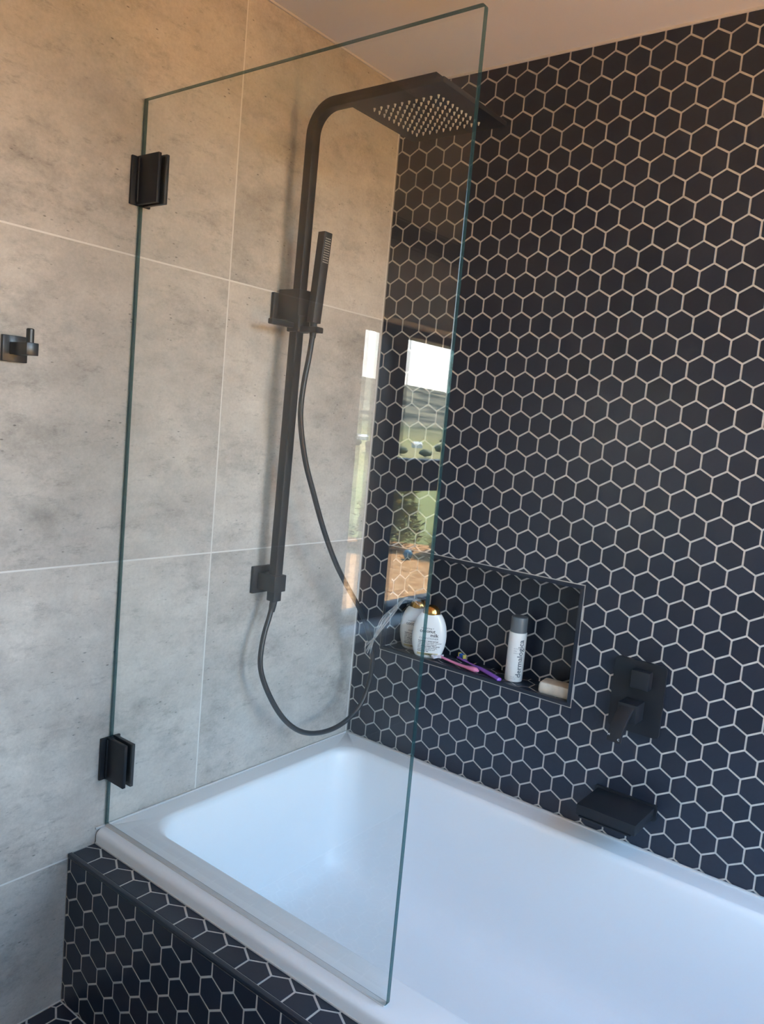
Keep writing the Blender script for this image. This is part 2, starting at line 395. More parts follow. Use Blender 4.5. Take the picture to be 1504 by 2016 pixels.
# left wall: concrete-look tiles 1200 x 600, window opening
def ring(x0, x1, w, y0, y1, z0, z1):
    return [(x0, x1, w['y1'], y1, z0, z1), (x0, x1, y0, w['y0'], z0, z1), (x0, x1, w['y0'], w['y1'], z0, w['z0']), (x0, x1, w['y0'], w['y1'], w['z1'], z1)]
wl = boxes('wall_left', ring(-.20, -.0004, W1, YF-.2, .0, -.2, ZC+.1), M['groutl'])
struct(wl, 'grey concrete-look tiled wall carrying the shower rail', 'wall')
JY = [-.0035, -.5445, -1.7445, YF]; JZ = [-.29, .3105, .9135, 1.5135, ZC-.003]; G2 = .0014
for i in range(3):
    for j in range(4):
        y1, y0 = JY[i]-(G2 if i else 0), JY[i+1]+G2; z0, z1 = max(JZ[j]+G2, .001), JZ[j+1]-G2
        parts = [(y0, y1, z0, z1)]
        w = (W1['y0'], W1['y1'], W1['z0'], W1['z1'])
        if y0 < w[1] and y1 > w[0] and z0 < w[3] and z1 > w[2]:
            parts = []
            if y1 > w[1]: parts.append((w[1], y1, z0, z1))
            if y0 < w[0]: parts.append((y0, w[0], z0, z1))
            a, b = max(y0, w[0]), min(y1, w[1])
            if z0 < w[2]: parts.append((a, b, z0, w[2]))
            if z1 > w[3]: parts.append((a, b, w[3], z1))
        for a, b, c, d in parts:
            if d-c > .003 and b-a > .003: box('wall_tile', (-.008, 0, a, b, c, d), M['concrete'], wl, bev=.0007, seg=1)
# right wall with the tall window, front wall, ceiling, floor
YM = -.86
wr = boxes('wall_right', ring(XR, XR+.2, W2, YM, gy, -.2, ZC+.1)+ring(XR, XR+.2, W3, YF-.2, YM, -.2, ZC+.1), M['wallpaint']); struct(wr, 'grey painted wall with a tall bath foot window and an added fill window', 'wall')
wf = box('wall_front', (-.0015, XR, YF-.2, YF, -.2, ZC+.1), M['wallpaint']); struct(wf, 'plain grey painted wall facing the bath', 'wall')
ce = box('ceiling', (-.2, XR+.2, YF-.2, .22, ZC, ZC+.12), M['ceil']); struct(ce, 'flat white ceiling above the shower', 'ceiling')
cz = boxes('trim_1', [(0, XR, -.004, .001, ZC-.005, ZC-.0002), (.0, .004, YF, -.004, ZC-.005, ZC-.0002)], M['caulk']); struct(cz, 'thin pale sealant line where ceiling meets the walls', 'trim')
fl = box('floor', (-.0015, XR, YF, -.8618, -.12, -TH), M['grout']); struct(fl, 'black hexagon tiled floor with pale grout', 'floor')
fit = hexes(.0377, -.865, (.003, XR-.002, YF+.002, -.8665))
place_tiles(fit, (Vector((0, 0, -TH)), X_, Y_, Z_), 'floor', fl, lambda i: i[0][0] < .5 and i[0][1] > -1.25)

# windows
def window(name, w, xf, xg, side, muly, transom, label):
    # outer frame ring, mullions (y) and transoms (y0, y1, z); xf = inner face of the frame, side = direction outwards
    F = .036; d = .06*side
    xa, xb = sorted((xf, xf+d))
    e = link(name, None, loc=(0, 0, 0)); struct(e, label, 'window')
    box('window_frame', (xa, xb, w['y0'], w['y1'], w['z0'], w['z0']+.034), M['frame'], e, bev=.002)
    box('window_frame', (xa, xb, w['y0'], w['y1'], w['z1']-.024, w['z1']+.02), M['frame'], e, bev=.002)
    box('window_frame', (xa, xb, w['y0'], w['y0']+F, w['z0'], w['z1']), M['frame'], e, bev=.002)
    box('window_frame', (xa, xb, w['y1']-F, w['y1']+.02, w['z0'], w['z1']), M['frame'], e, bev=.002)
    for a, b in muly: box('mullion', (xa-.004, xb+.004, a, b, w['z0'], w['z1']), M['frame'], e, bev=.002)
    for a, b, c, dd in transom: box('transom', (xa-.004, xb+.004, a, b, c, dd), M['frame'], e, bev=.002)
    box('pane', (xg-.003, xg+.003, w['y0']+.01, w['y1']-.01, w['z0']+.01, w['z1']-.01), M['pane'], e)
    return e
w1 = window('window_1', W1, -.10, -.13, -1, [(-1.826, -1.748)], [(W1['y0'], -1.826, 1.030, 1.131)], 'black framed window with an open country view in the concrete tiled wall')
box('window_sill', (-.10, .006, W1['y0'], W1['y1'], W1['z0']-.012, W1['z0']+.012), M['sill'], w1, bev=.002)
w2 = window('window_2', W2, XR+.10, XR+.13, 1, [], [], 'tall black framed window over the foot of the bath')
box('window_sill', (XR-.006, XR+.10, W2['y0'], W2['y1'], W2['z0']-.012, W2['z0']+.012), M['sill'], w2, bev=.002)

w3 = window('fill_window', W3, XR+.10, XR+.13, 1, [], [], 'added tall black framed fill light window beside the one over the bath')
box('window_sill', (XR-.006, XR+.10, W3['y0'], W3['y1'], W3['z0']-.012, W3['z0']+.012), M['sill'], w3, bev=.002)

# ------------------------------------------------------------------ bath surround (tiled hob) and bath
DY, DZ = -.865, .322
sur = thing('bath_surround', (0, 0, 0), 'low black hexagon tiled hob built along the front of the bath', 'bath surround')
box('core', (.0015, XR-.001, DY+TH, -.795, -.001, DZ-TH), M['grout'], sur)
place_tiles(hexes(.057, -.794, (.0035, XR-.003, DY+.0095, -.7965)), (Vector((0, 0, DZ-TH)), X_, Y_, Z_), 'deck', sur)
place_tiles(hexes(.22*PITCH, .288-RH, (.0035, XR-.003, .002, DZ-.0095)), (Vector((0, DY+TH, 0)), X_, Z_, -Y_), 'front', sur)
box('edge_trim', (.003, XR-.002, DY-.0012, DY+.0078, DZ-.0078, DZ+.0012), M['trimblack'], sur, bev=.0015)

def rrect(x0, x1, y0, y1, r, k=10):
    out = []
    for cx, cy, a0 in ((x1-r, y1-r, 0), (x0+r, y1-r, 90), (x0+r, y0+r, 180), (x1-r, y0+r, 270)):
        for i in range(k+1): a = math.radians(a0+90*i/k); out.append((cx+r*math.cos(a), cy+r*math.sin(a)))
    return out
def loft(rings, name, m, parent, cap_last=True, cap_first=False):
    bm = bmesh.new(); R = [[bm.verts.new(p) for p in r] for r in rings]; n = len(R[0])
    for a, b in zip(R, R[1:]):
        for i in range(n): bm.faces.new((a[i], a[(i+1) % n], b[(i+1) % n], b[i]))
    if cap_last: bm.faces.new(R[-1])
    if cap_first: bm.faces.new(R[0])
    return link(name, bmesh_to(bm, name, True), m, parent)
bath = thing('bathtub', (.9, -.4, 0), 'white acrylic bathtub set into a black hexagon tiled hob', 'bathtub')
RZ = .3532
OX0, OX1, OY0, OY1 = .0035, XR-.004, -.8055, -.0015
IX0, IX1, IY0, IY1 = .053, XR-.055, -.7215, -.064
rings = []
def rr(ins, z, r): rings.append([Vector((x-.9, y+.4, z)) for x, y in rrect(OX0+ins*.2, OX1-ins*.2, OY0+ins, OY1-ins*.2, r)])
rr(0, .3224, .004); rr(0, .340, .004); rr(.001, .3445, .004); rr(.0035, .3490, .005); rr(.0075, .3519, .006); rr(.0125, RZ, .007)
def ir(d, z, r): rings.append([Vector((x-.9, y+.4, z)) for x, y in rrect(IX0+d, IX1-d*1.6, IY0+d, IY1-d, r)])
ir(-.002, RZ, .066); ir(.0015, RZ-.0009, .068); ir(.005, RZ-.0035, .07); ir(.0085, RZ-.0085, .072); ir(.0105, RZ-.016, .073); ir(.0125, RZ-.03, .074)
ir(.022, .24, .080); ir(.034, .13, .088); ir(.044, .075, .095); ir(.058, .045, .10); ir(.078, .028, .11); ir(.105, .021, .12); ir(.20, .018, .10); ir(.30, .017, .02)
loft(rings, 'shell', M['acrylic'], bath)
bm = lathe([(0, .0040), (.026, .0040), (.032, .0028), (.034, 0.0)], 28)
link('drain', bmesh_to(bm, 'drain', True), M['steel'], bath, (1.0-.9, 0, .0168))
box('sealant', (OX0-.9, OX1-.9, OY0-.0015+.4, OY0+.006+.4, DZ-.0005, DZ+.0035), M['caulk'], bath, bev=.001)
box('sealant', (OX0-.9, OX1-.9, -.007+.4, -.0005+.4, RZ-.002, RZ+.0035), M['caulk'], bath, bev=.001)
box('sealant', (.0002-.9, .005-.9, OY0+.4, -.005+.4, RZ-.002, RZ+.003), M['caulk'], bath, bev=.001)

# ------------------------------------------------------------------ glass bath screen
GY0, GY1, GX0, GX1, GZ0, GZ1 = -.7850, -.7762, .0035, .7475, RZ+.0025, 1.8025
scr = thing('bath_screen', (0, -.7806, RZ), 'frameless clear glass bath screen hinged to the concrete tiled wall', 'glass screen')
prof = []
for cx, cz, a0, r in ((GX1, GZ1, 0, .007), (GX0, GZ1, 90, .002), (GX0, GZ0, 180, .002), (GX1, GZ0, 270, .006)):
    sx = -1 if a0 in (0, 270) else 1; sz = -1 if a0 in (0, 90) else 1
    for i in range(7): a = math.radians(a0+90*i/6); prof.append((cx+sx*r+r*math.cos(a), cz+sz*r+r*math.sin(a)))
bm = bmesh.new(); bv = .0009
def ins2(p, d): return (min(max(p[0], GX0+d), GX1-d), min(max(p[1], GZ0+d), GZ1-d))
def gring(y, d): return [bm.verts.new((q[0], y+.7806, q[1]-RZ)) for q in (ins2(p, d) for p in prof)]
G = [gring(GY0, bv), gring(GY0+bv, 0), gring(GY1-bv, 0), gring(GY1, bv)]
n = len(prof)
for a, b in zip(G, G[1:]):
    for i in range(n):
        f = bm.faces.new((a[i], a[(i+1) % n], b[(i+1) % n], b[i])); f.material_index = 1
f0 = bm.faces.new(G[0]); f1 = bm.faces.new(G[-1])
me = bmesh_to(bm, 'glass_pane'); me.materials.append(M['glass']); me.materials.append(M['edge'])
pane = link('glass_pane', me, None, scr)
for zc in (1.6515, .5035):
    h = box('hinge', (.0002, .006, -.0245, .021, zc-.0455-RZ, zc+.0435-RZ), M['black'], scr, bev=.0012)
    box('clamp_plate', (.003, .068, GY0-.0075+.7806, GY0-.0002+.7806, zc-.045-RZ, zc+.045-RZ), M['black'], h, bev=.0012)
    box('clamp_plate', (.003, .070, GY1+.0002+.7806, GY1+.0075+.7806, zc-.045-RZ, zc+.045-RZ), M['black'], h, bev=.0012)
    box('hinge_pin', (.006, .012, GY0-.010+.7806, GY1+.010+.7806, zc-.041-RZ, zc+.041-RZ), M['black'], h, bev=.002)
box('glazing_bead', (.006, GX1-.004, -.0052, .0052, 0.0002, .0032), M['caulk'], scr, bev=.001)
# dried water streaks swept across the inner face of the pane, in front of the bottle on the niche shelf
sb = bmesh.new(); rs = random.Random(3)
S0, S1, S2, S3 = Vector((.7321, -.7759, .9881)), Vector((.7008, -.7759, .9877)), Vector((.6739, -.7759, .9484)), Vector((.6536, -.7759, .9113))
for k in range(34):
    f = rs.uniform(-1, 1); w = rs.uniform(.00018, .00042)
    pts = [S0+Vector((.002*f, 0, -.010*abs(f)-.004*f)), S1+Vector((.004*f, 0, .004*f-.006)), S2+Vector((.010*f, 0, .003*f)), S3+Vector((.0022*f, 0, 0)), S3+Vector((-.006-.010*rs.random()+.006*f, 0, -.012-.016*rs.random()))]
    if k % 3: pts = pts[1:]
    path = catmull(pts, 6); prev = None
    for i, p in enumerate(path):
        d = (path[min(i+1, len(path)-1)]-path[max(i-1, 0)]).normalized(); s = Vector((-d.z, 0, d.x))*w
        off = Vector((0, .7806, -RZ))
        cur = [sb.verts.new(p+off+s), sb.verts.new(p+off-s), sb.verts.new(p+off-s+Vector((0, .0002, 0))), sb.verts.new(p+off+s+Vector((0, .0002, 0)))]
        if prev:
            for j in range(4): sb.faces.new((prev[j], prev[(j+1) % 4], cur[(j+1) % 4], cur[j]))
        prev = cur
st = link('water_streaks', bmesh_to(sb, 'water_streaks'), M['streak'], scr); st['kind'] = 'stuff'; st['label'] = 'pale dried water streaks fanned across the glass'

# ------------------------------------------------------------------ shower rail with overhead rose
PX, PY, HW = .060, -.386, .0118
rail = thing('shower_rail', (0, PY, .80), 'matte black square shower rail with bent arm and square overhead rose', 'shower')
def R3(x, y, z): return Vector((x, y-PY, z-.80))
def pxz(z): return .0505+(z-.85)*.0118
path = [R3(pxz(.855), PY, .855)]
ZA, rb = 1.9175, .062
path += [R3(pxz(1.2), PY, 1.2), R3(pxz(1.6), PY, 1.6), R3(pxz(ZA-rb), PY, ZA-rb)]; PT = pxz(ZA-rb)
for i in range(1, 11):
    a = math.radians(90*i/10); path.append(R3(PT+rb-rb*math.cos(a), PY, ZA-rb+rb*math.sin(a)))
path += [R3(.25, PY, ZA), R3(.392, PY, ZA)]
link('riser_arm', bmesh_to(sweep(path, rsq(HW, HW, .0022), axis=(0, 1, 0)), 'riser_arm', True), M['black'], rail)
for zc, lbl in ((1.4795, 'upper'), (.839, 'lower')):
    b = box('wall_bracket', (.0002, .010, -.0325, .0325, zc-.0325-.80, zc+.0325-.80), M['black'], rail, bev=.0015)
    z0, z1 = (1.452, 1.520) if lbl == 'upper' else (.818, .858)
    box('bracket_block', (.010, pxz(z0)+.0185, -.019, .019, z0-.80, z1-.80), M['black'], b, bev=.0018)
box('slider_block', (PX-.017, PX+.020, -.0185, .0185, 1.425-.80, 1.462-.80), M['black'], rail, bev=.002)
box('slider_lever', (PX-.007, PX+.007, -.088, -.018, 1.4325-.80, 1.4445-.80), M['black'], rail, bev=.002)
HX0 = .108; HYC = -.372
link('handset_holder', bmesh_to(sweep([R3(PX+.01, PY, 1.4315), R3(.098, -.384, 1.4315), R3(.124, -.381, 1.4315)], rsq(.0062, .0135, .002), axis=(0, 0, 1)), 'handset_holder', True), M['black'], rail)
box('outlet_block', (.0505-.0125, .0505+.0125, -.0125, .0125, .794-.80, .819-.80), M['black'], rail, bev=.0018)
# overhead rose
hx, hy, hz, hs = .372, -.386, 1.8535, .1165
rose = box('shower_rose', (hx-hs, hx+hs, hy-hs-PY, hy+hs-PY, hz-.80, hz+.011-.80), M['black'], rail, bev=.0025)
link('rose_swivel', bmesh_to(sweep([R3(hx, PY, hz+.010), R3(hx, PY, hz+.030), R3(hx, PY, ZA)], circ(.014, 20)), 'rose_swivel', True), M['black'], rose)
bm = bmesh.new()
for i in range(10):
    for j in range(10):
        x = hx+(i-4.5)*.0170; y = hy+(j-4.5)*.0162-PY
        c = bmesh.ops.create_cone(bm, cap_ends=True, segments=8, radius1=.0010, radius2=.0027, depth=.0066)
        bmesh.ops.translate(bm, vec=(x, y, hz-.0031-.80), verts=c['verts'])
nz = link('spray_nozzles', bmesh_to(bm, 'spray_nozzles', True), M['rubber'], rose); nz['kind'] = 'stuff'; nz['label'] = 'pale grey rubber spray nozzles in a ten by ten grid'

# hand shower with hose
hand = thing('hand_shower', (.11, -.385, 1.44), 'slim matte black square handset with its hose looping to the rail foot', 'hand shower')
HO = Vector((.11, -.385, 1.44))
b0, b1 = Vector((.103, -.3805, 1.4475)), Vector((.1085, -.3705, 1.6475))
ax = (b1-b0).normalized()
body = link('handset', bmesh_to(sweep([b0-HO, b0+ax*.002-HO, b0+ax*.06-HO, b1-HO], rsq(.0118, .0118, .002), axis=(1, -.12, 0)), 'handset', True), M['black'], hand)
fx = (Vector((1, -.12, 0))-ax*Vector((1, -.12, 0)).dot(ax)).normalized(); fy = ax.cross(fx)
bm = bmesh.new()
for i in range(11):
    for j in range(4):
        p = b1-ax*(.014+i*.0052)+fx*.0120+fy*((j-1.5)*.0040)-HO
        c = bmesh.ops.create_cube(bm, size=.0020); bmesh.ops.translate(bm, vec=p, verts=c['verts'])
q = link('spray_nozzles', bmesh_to(bm, 'spray_nozzles'), M['rubber'], body); q['kind'] = 'stuff'; q['label'] = 'rows of tiny pale spray nozzles'
link('hose_cone', bmesh_to(sweep([Vector(p)-HO for p in ((.1035, -.3810, 1.4485), (.1045, -.3815, 1.438), (.105, -.382, 1.426), (.1055, -.3825, 1.414))], circ(.0085, 18), scale=[.95, 1, .92, .80]), 'hose_cone', True), M['black'], hand)
hp = [(.1055, -.3830, 1.418), (.1065, -.3900, 1.370), (.1060, -.4005, 1.300), (.1050, -.4000, 1.230), (.1050, -.3750, 1.140), (.1060, -.3380, 1.060), (.1080, -.2900, .965), (.1100, -.2370, .880), (.1120, -.1850, .815), (.1130, -.1330, .755), (.1130, -.0900, .690),
      (.1130, -.0570, .610), (.1120, -.0620, .540), (.1090, -.0900, .480), (.1030, -.1500, .445), (.0960, -.2200, .4375), (.0890, -.2900, .455), (.0820, -.3500, .500), (.0740, -.4000, .570), (.0640, -.4260, .640), (.0560, -.4170, .705), (.0515, -.3960, .760), (.0505, -.3860, .798)]
hose = link('hose', bmesh_to(sweep([Vector(p)-HO for p in catmull(hp, 7)], circ(.0064, 14)), 'hose', True), M['hose'], hand)
link('hose_nut', bmesh_to(sweep([Vector(p)-HO for p in ((.0505, -.3855, .796), (.0505, -.3865, .790), (.0507, -.3885, .780), (.0512, -.391, .768))], circ(.0090, 18), scale=[.98, 1, .95, .82]), 'hose_nut', True), M['black'], hose)

# rolled-up blind on the concrete wall above the country-view window (seen in the screen's reflection)
bld = thing('roller_blind', (0, -1.96, 1.745), 'rolled up dark blind in a slim cassette above the country view window', 'blind')
box('cassette', (.0005, .058, -.485, .485, -.026, .026), M['frame'], bld, bev=.004)
for yy in (-.488, .488): box('end_cap', (.0005, .060, yy-.003, yy+.003, -.028, .028), M['gun0'], bld, bev=.001)
box('edge_strip', (.0582, .0592, -.484, .484, .017, .0215), M['steel'], bld)
box('hem_bar', (.030, .044, -.478, .478, -.036, -.0262), M['steel'], bld, bev=.002)

# robe hook
hook = thing('robe_hook', (0, -1.0172, 1.3066), 'small dark square robe hook with upright pin on the concrete tiled wall', 'hook')
M['gun'] = principled('dark_gunmetal', (.055, .056, .058), .32, metal=.6)
box('back_plate', (.0002, .0085, -.022, .022, -.0222, .0222), M['gun'], hook, bev=.001)
box('peg', (.0085, .0660, -.0105, .0105, -.0100, .0110), M['gun'], hook, bev=.001)
link('pin', bmesh_to(sweep([Vector((.0575, -.001, .010)), Vector((.0575, -.001, .033)), Vector((.0575, -.001, .0345))], circ(.0064, 18), scale=[1, 1, .8]), 'pin', True), M['gun'], hook)

# wall mixer and bath spout
mix = thing('bath_mixer', (.811, 0, .69), 'matte black bath mixer plate with diverter knob and lever on black hexagon tiles', 'mixer tap')
def slab(name, x0, x1, y0, y1, z0, z1, r, m, parent):
    bm = bmesh.new(); P = rrect(x0, x1, z0, z1, r, 6)
    rings = [[bm.verts.new((a, y, b)) for a, b in P] for y in (y1, y0)]
    n = len(P)
    for i in range(n): bm.faces.new((rings[0][i], rings[0][(i+1) % n], rings[1][(i+1) % n], rings[1][i]))
    bm.faces.new(rings[0]); f = bm.faces.new(rings[1])
    bmesh.ops.bevel(bm, geom=list(f.edges), offset=.0012, segments=2, affect='EDGES')
    return link(name, bmesh_to(bm, name, True), m, parent)
slab('cover_plate', -.0575, .0575, -.0085, -.0002, -.080, .082, .010, M['black'], mix)
dv = box('diverter_knob', (-.010, .030, -.034, -.0085, .026, .066), M['black'], mix, bev=.002)
kb = box('lever_body', (-.022, .020, -.058, -.0085, -.046, -.004), M['black'], mix, bev=.002)
lev = link('lever', bmesh_to(sweep([Vector((-.001, -.050, -.010)), Vector((-.004, -.074, -.030)), Vector((-.008, -.088, -.058)), Vector((-.0095, -.0915, -.082))], rsq(.0155, .0050, .002), axis=(1, 0, 0)), 'lever', True), M['black'], mix)
for ch, dx, dz in (('H', -.0200, -.0690), ('C', .0015, -.0760)):
    me = text_mesh(ch, .0062, 'CENTER', .00012); o = link('mark', me, M['whiteink'], lev)
    o.rotation_euler = (math.radians(82), 0, math.radians(8)); o.location = (dx, -.0965, dz); o['label'] = 'small white letter '+ch
sp = thing('bath_spout', (.8145, 0, .4475), 'flat wide matte black bath spout below the mixer', 'spout')
slab('wall_flange', -.071, .071, -.006, -.0002, -.020, .0165, .004, M['black'], sp)
box('spout_body', (-.066, .066, -.122, -.005, -.0135, .0115), M['black'], sp, bev=.003)
box('spout_lip', (-.058, .058, -.1245, -.110, -.0165, -.0130), M['black'], sp, bev=.001)

# ------------------------------------------------------------------ things on the niche shelf
def bottle_prof(h):
    # half width a, half depth b at height fraction
    tab = [(0, .62, .72), (.015, .70, .84), (.05, .775, .92), (.12, .85, .97), (.25, .94, 1.0), (.38, .99, 1.0), (.50, 1.0, 1.0), (.62, .975, .98), (.72, .93, .95), (.81, .855, .91), (.89, .765, .87), (.95, .675, .84), (1.0, .57, .80)]
    return [(t*h, a, b) for t, a, b in tab]
def big_bottle(name, loc, rz, label, m, title, lines, W=.0465, D=.0225, H=.119):
    t = thing(name, loc, label, 'bottle', 'twin hair care bottles on the niche shelf', rot=(0, 0, rz))
    tab = bottle_prof(H)
    # refine
    Zs = [H*i/44 for i in range(45)]
    def at(z):
        for (z0, a0, b0), (z1, a1, b1) in zip(tab, tab[1:]):
            if z <= z1+1e-9:
                f = (z-z0)/(z1-z0); f2 = f
                return (a0+(a1-a0)*f2)*W, (b0+(b1-b0)*f2)*D
        return tab[-1][1]*W, tab[-1][2]*D
    def pt(z, th):
        a, b = at(z); c, s = math.cos(th), math.sin(th); e = .82
        return Vector((a*math.copysign(abs(c)**e, c), b*math.copysign(abs(s)**e, s), z))
    rings = [[pt(z, 2*math.pi*i/36) for i in range(36)] for z in Zs]
    bd = loft(rings, 'bottle_body', m, t, True, True)
    cz = H*.985
    rc = .0240; ke = .85
    bm = lathe([(rc*.97, 0), (rc, .001), (rc*.985, .005), (rc*.93, .010), (rc*.82, .0155), (rc*.64, .0202), (rc*.40, .0234), (rc*.2, .0246), (0, .0250)], 32)
    bmesh.ops.scale(bm, vec=(1, .80, 1), verts=bm.verts[:])
    link('dome_cap', bmesh_to(bm, 'dome_cap', True), M['gold'], t, (0, 0, cz))
    def wrap(me, x, z, mm, nm):
        for v in me.vertices:
            X = v.co.x+x; Zv = v.co.y+z; a, b = at(min(max(Zv, 0), H)); k = min(abs(X)/a, .995)
            # inverse of the superellipse
            th = math.acos(k**(1/.82)); yy = -b*abs(math.sin(th))**.82
            v.co = (X, yy-.00025, Zv)
        o = link(nm, me, mm, bd); return o
    def put(s, x, z, size, mm, al='LEFT', bold=0, xs=1.0, nm='print'): return wrap(text_mesh(s, size, al, bold, xs), x, z, mm, nm)
    put('nourishing +', -.0210, .0800, .0066, M['ink'])
    put('coconut', -.0250, .0705, .0125, M['ink'], bold=.00022)
    put('milk', .0250, .0600, .0125, M['ink'], 'RIGHT', bold=.00022)
    put(title, .0005, .0528, .0064, M['inkgrey'], 'CENTER', xs=1.18)
    for i, s in enumerate(lines): put(s, -.0270, .0462-i*.0046, .0047, M['ink'], bold=.00005 if i % 3 else .00014)
    g = bmesh.new()
    for i in range(12):
        for j in range(2): g.verts.new((-.0280+.0560*i/11, -.0034+.0068*j, 0))
    g.verts.ensure_lookup_table()
    for i in range(11): g.faces.new((g.verts[2*i], g.verts[2*i+2], g.verts[2*i+3], g.verts[2*i+1]))
    me = bpy.data.meshes.new('gold_band'); g.to_mesh(me); g.free(); wrap(me, 0, .0120, M['paleg'], 'gold_band')
    o = put('OGX', 0, .0099, .0062, M['ink'], 'CENTER', bold=.00015)
    for v in o.data.vertices: v.co.y -= .0003
    put('13 fl oz / 385 mL', 0, .0045, .0036, M['inkpale'], 'CENTER')
    return t
lin = ['Indulge your senses and hair', 'with this creamy blend. Coconut', 'milk oil and ultra whipped', 'egg white proteins. This exotic', 'formula helps add strength,', 'elasticity, hydration, and', 'balance for hair']
big_bottle('hair_care_bottle', (.2280, .0335, SHELF), math.radians(30), 'white conditioner bottle with gold dome cap standing on the niche shelf beside the pink razor', M['whiteplastic'], 'CONDITIONER', lin)
big_bottle('hair_care_bottle', (.1640, .0640, SHELF), math.radians(20), 'cream shampoo bottle with gold dome cap half hidden behind the white conditioner bottle', M['creamplastic'], 'SHAMPOO', lin)

cl = thing('cleanser_bottle', (.4800, .0500, SHELF), 'slim white cylindrical cleanser bottle with grey cap on the niche shelf', 'bottle', rot=(0, 0, math.radians(36)))
rb_ = .0222; hb = .1250
bd = link('bottle_body', bmesh_to(lathe([(0, .0005), (rb_*.86, 0), (rb_*.97, .0015), (rb_, .0045), (rb_, hb-.0015), (rb_*.985, hb), (rb_*.90, hb+.0005), (0, hb+.0005)], 48), 'bottle_body', True), M['whiteplastic'], cl)
link('cap', bmesh_to(lathe([(rb_*.90, hb+.0004), (rb_*.935, hb+.001), (rb_*.925, hb+.0365), (rb_*.90, hb+.0385), (rb_*.86, hb+.0390), (0, hb+.0375)], 48), 'cap', True), M['greycap'], cl)
def wrapc(me, mm, ang, z, rot90=False, nm='print'):
    for v in me.vertices:
        x, y = v.co.x, v.co.y
        if rot90: x, y = -y, x
        a = ang+x/rb_; v.co = ((rb_+.0002)*math.sin(a), -(rb_+.0002)*math.cos(a), z+y)
    return link(nm, me, mm, bd)
wrapc(text_mesh('dermalogica', .0198, 'LEFT', .0003, 1.0), M['inkgrey'], .62, .0130, True)
for i, s in enumerate(('active', 'clay', 'cleanser')): wrapc(text_mesh(s, .0056, 'LEFT'), M['inkpale'], -.46, .0850-i*.0058)
wrapc(text_mesh('150 mL / 5.1 fl oz', .0040, 'LEFT'), M['inkpale'], -.60, .0130)
wrapc(text_mesh('US FL OZ', .0036, 'LEFT'), M['inkpale'], -.60, .0085)

# razor
rz = thing('razor', (.262, .0330, SHELF), 'pink handled disposable razor lying on the niche shelf edge', 'razor', rot=(0, 0, math.radians(-7)))
hpts = catmull([(.008, 0, .0105), (.030, .001, .0085), (.055, .001, .0066), (.085, 0, .0062), (.110, -.001, .0078), (.128, -.001, .0082), (.137, -.001, .0076)], 6)
sc = []
for p in hpts:
    x = p.x; sc.append(.60+.25*max(0, (x-.02)/.1) if x < .095 else min(1.35, .80+.55*(x-.095)/.022) if x < .128 else max(.45, 1.35-(x-.128)*95))
link('handle', bmesh_to(sweep(hpts, [(a*.0050, b*.0068) for a, b in circ(1, 14)], axis=(0, 0, 1), scale=sc), 'handle', True), M['pink'], rz)
hd = link('razor_head', bmesh_to((lambda bm: (add_box(bm, -.0115, .0025, -.0200, .0200, .0050, .0120, bev=.0024), bm)[1])(bmesh.new()), 'razor_head', True), M['pinkwhite'], rz)
hd.rotation_euler = (0, math.radians(14), 0)
for k in range(3): box('blade', (-.0085+k*.0030, -.0065+k*.0030, -.0175, .0175, .0112, .0126), M['steel'], hd)
link('neck', bmesh_to(sweep([Vector((-.001, 0, .0085)), Vector((.006, 0, .0098)), Vector((.014, 0, .0098))], rsq(.0035, .0075, .001), axis=(0, 0, 1), scale=[1.3, 1, .7]), 'neck', True), M['pinkwhite'], rz)

# toothbrush
tb = thing('toothbrush', (.3060, .0800, SHELF), 'purple toothbrush with blue and yellow bristles lying behind the pink razor', 'toothbrush', rot=(0, 0, math.radians(-25)))
tp = catmull([(-.012, 0, .0055), (.014, 0, .0055), (.040, 0, .0050), (.075, 0, .0058), (.105, 0, .0068), (.140, 0, .0066), (.165, 0, .0058), (.176, 0, .0052)], 6)
sc = [(.9 if p.x < .014 else max(.42, .9-.48*(p.x-.014)/.02) if p.x < .045 else min(1.0, .42+.58*(p.x-.045)/.045)) for p in tp]; sc[-1] = .5
link('handle', bmesh_to(sweep(tp, [(a*.0048, b*.0068) for a, b in circ(1, 14)], axis=(0, 0, 1), scale=sc), 'handle', True), M['purple'], tb)
boxes('bristles', [(-.010+i*.0056, -.0056+i*.0056, -.0046+j*.0048, -.0006+j*.0048, .009, .0195) for i in (0, 4) for j in range(2)], M['bristley'], tb, bev=.0006)
boxes('bristles', [(-.010+i*.0056, -.0056+i*.0056, -.0046+j*.0048, -.0006+j*.0048, .009, .0185) for i in (1, 2, 3) for j in range(2)], M['bristleb'], tb, bev=.0006)

# soap
bm = bmesh.new(); P = rrect(-.041, .041, -.025, .025, .007, 5)
for_r = []
for z, k in ((0, .93), (.002, .975), (.006, 1.0), (.014, 1.0), (.020, .985), (.0245, .955), (.0265, .915), (.0272, .84)):
    for_r.append([Vector((x*k, y*k, z)) for x, y in P])
bm.free()
soap = loft(for_r, 'soap_bar', M['soap'], None, True, True); soap.location = (.6030, .0440, SHELF); soap.rotation_euler = (0, 0, math.radians(6))
tag(soap, 'worn cream bar of soap on the niche shelf beside the slim bottle', 'soap')

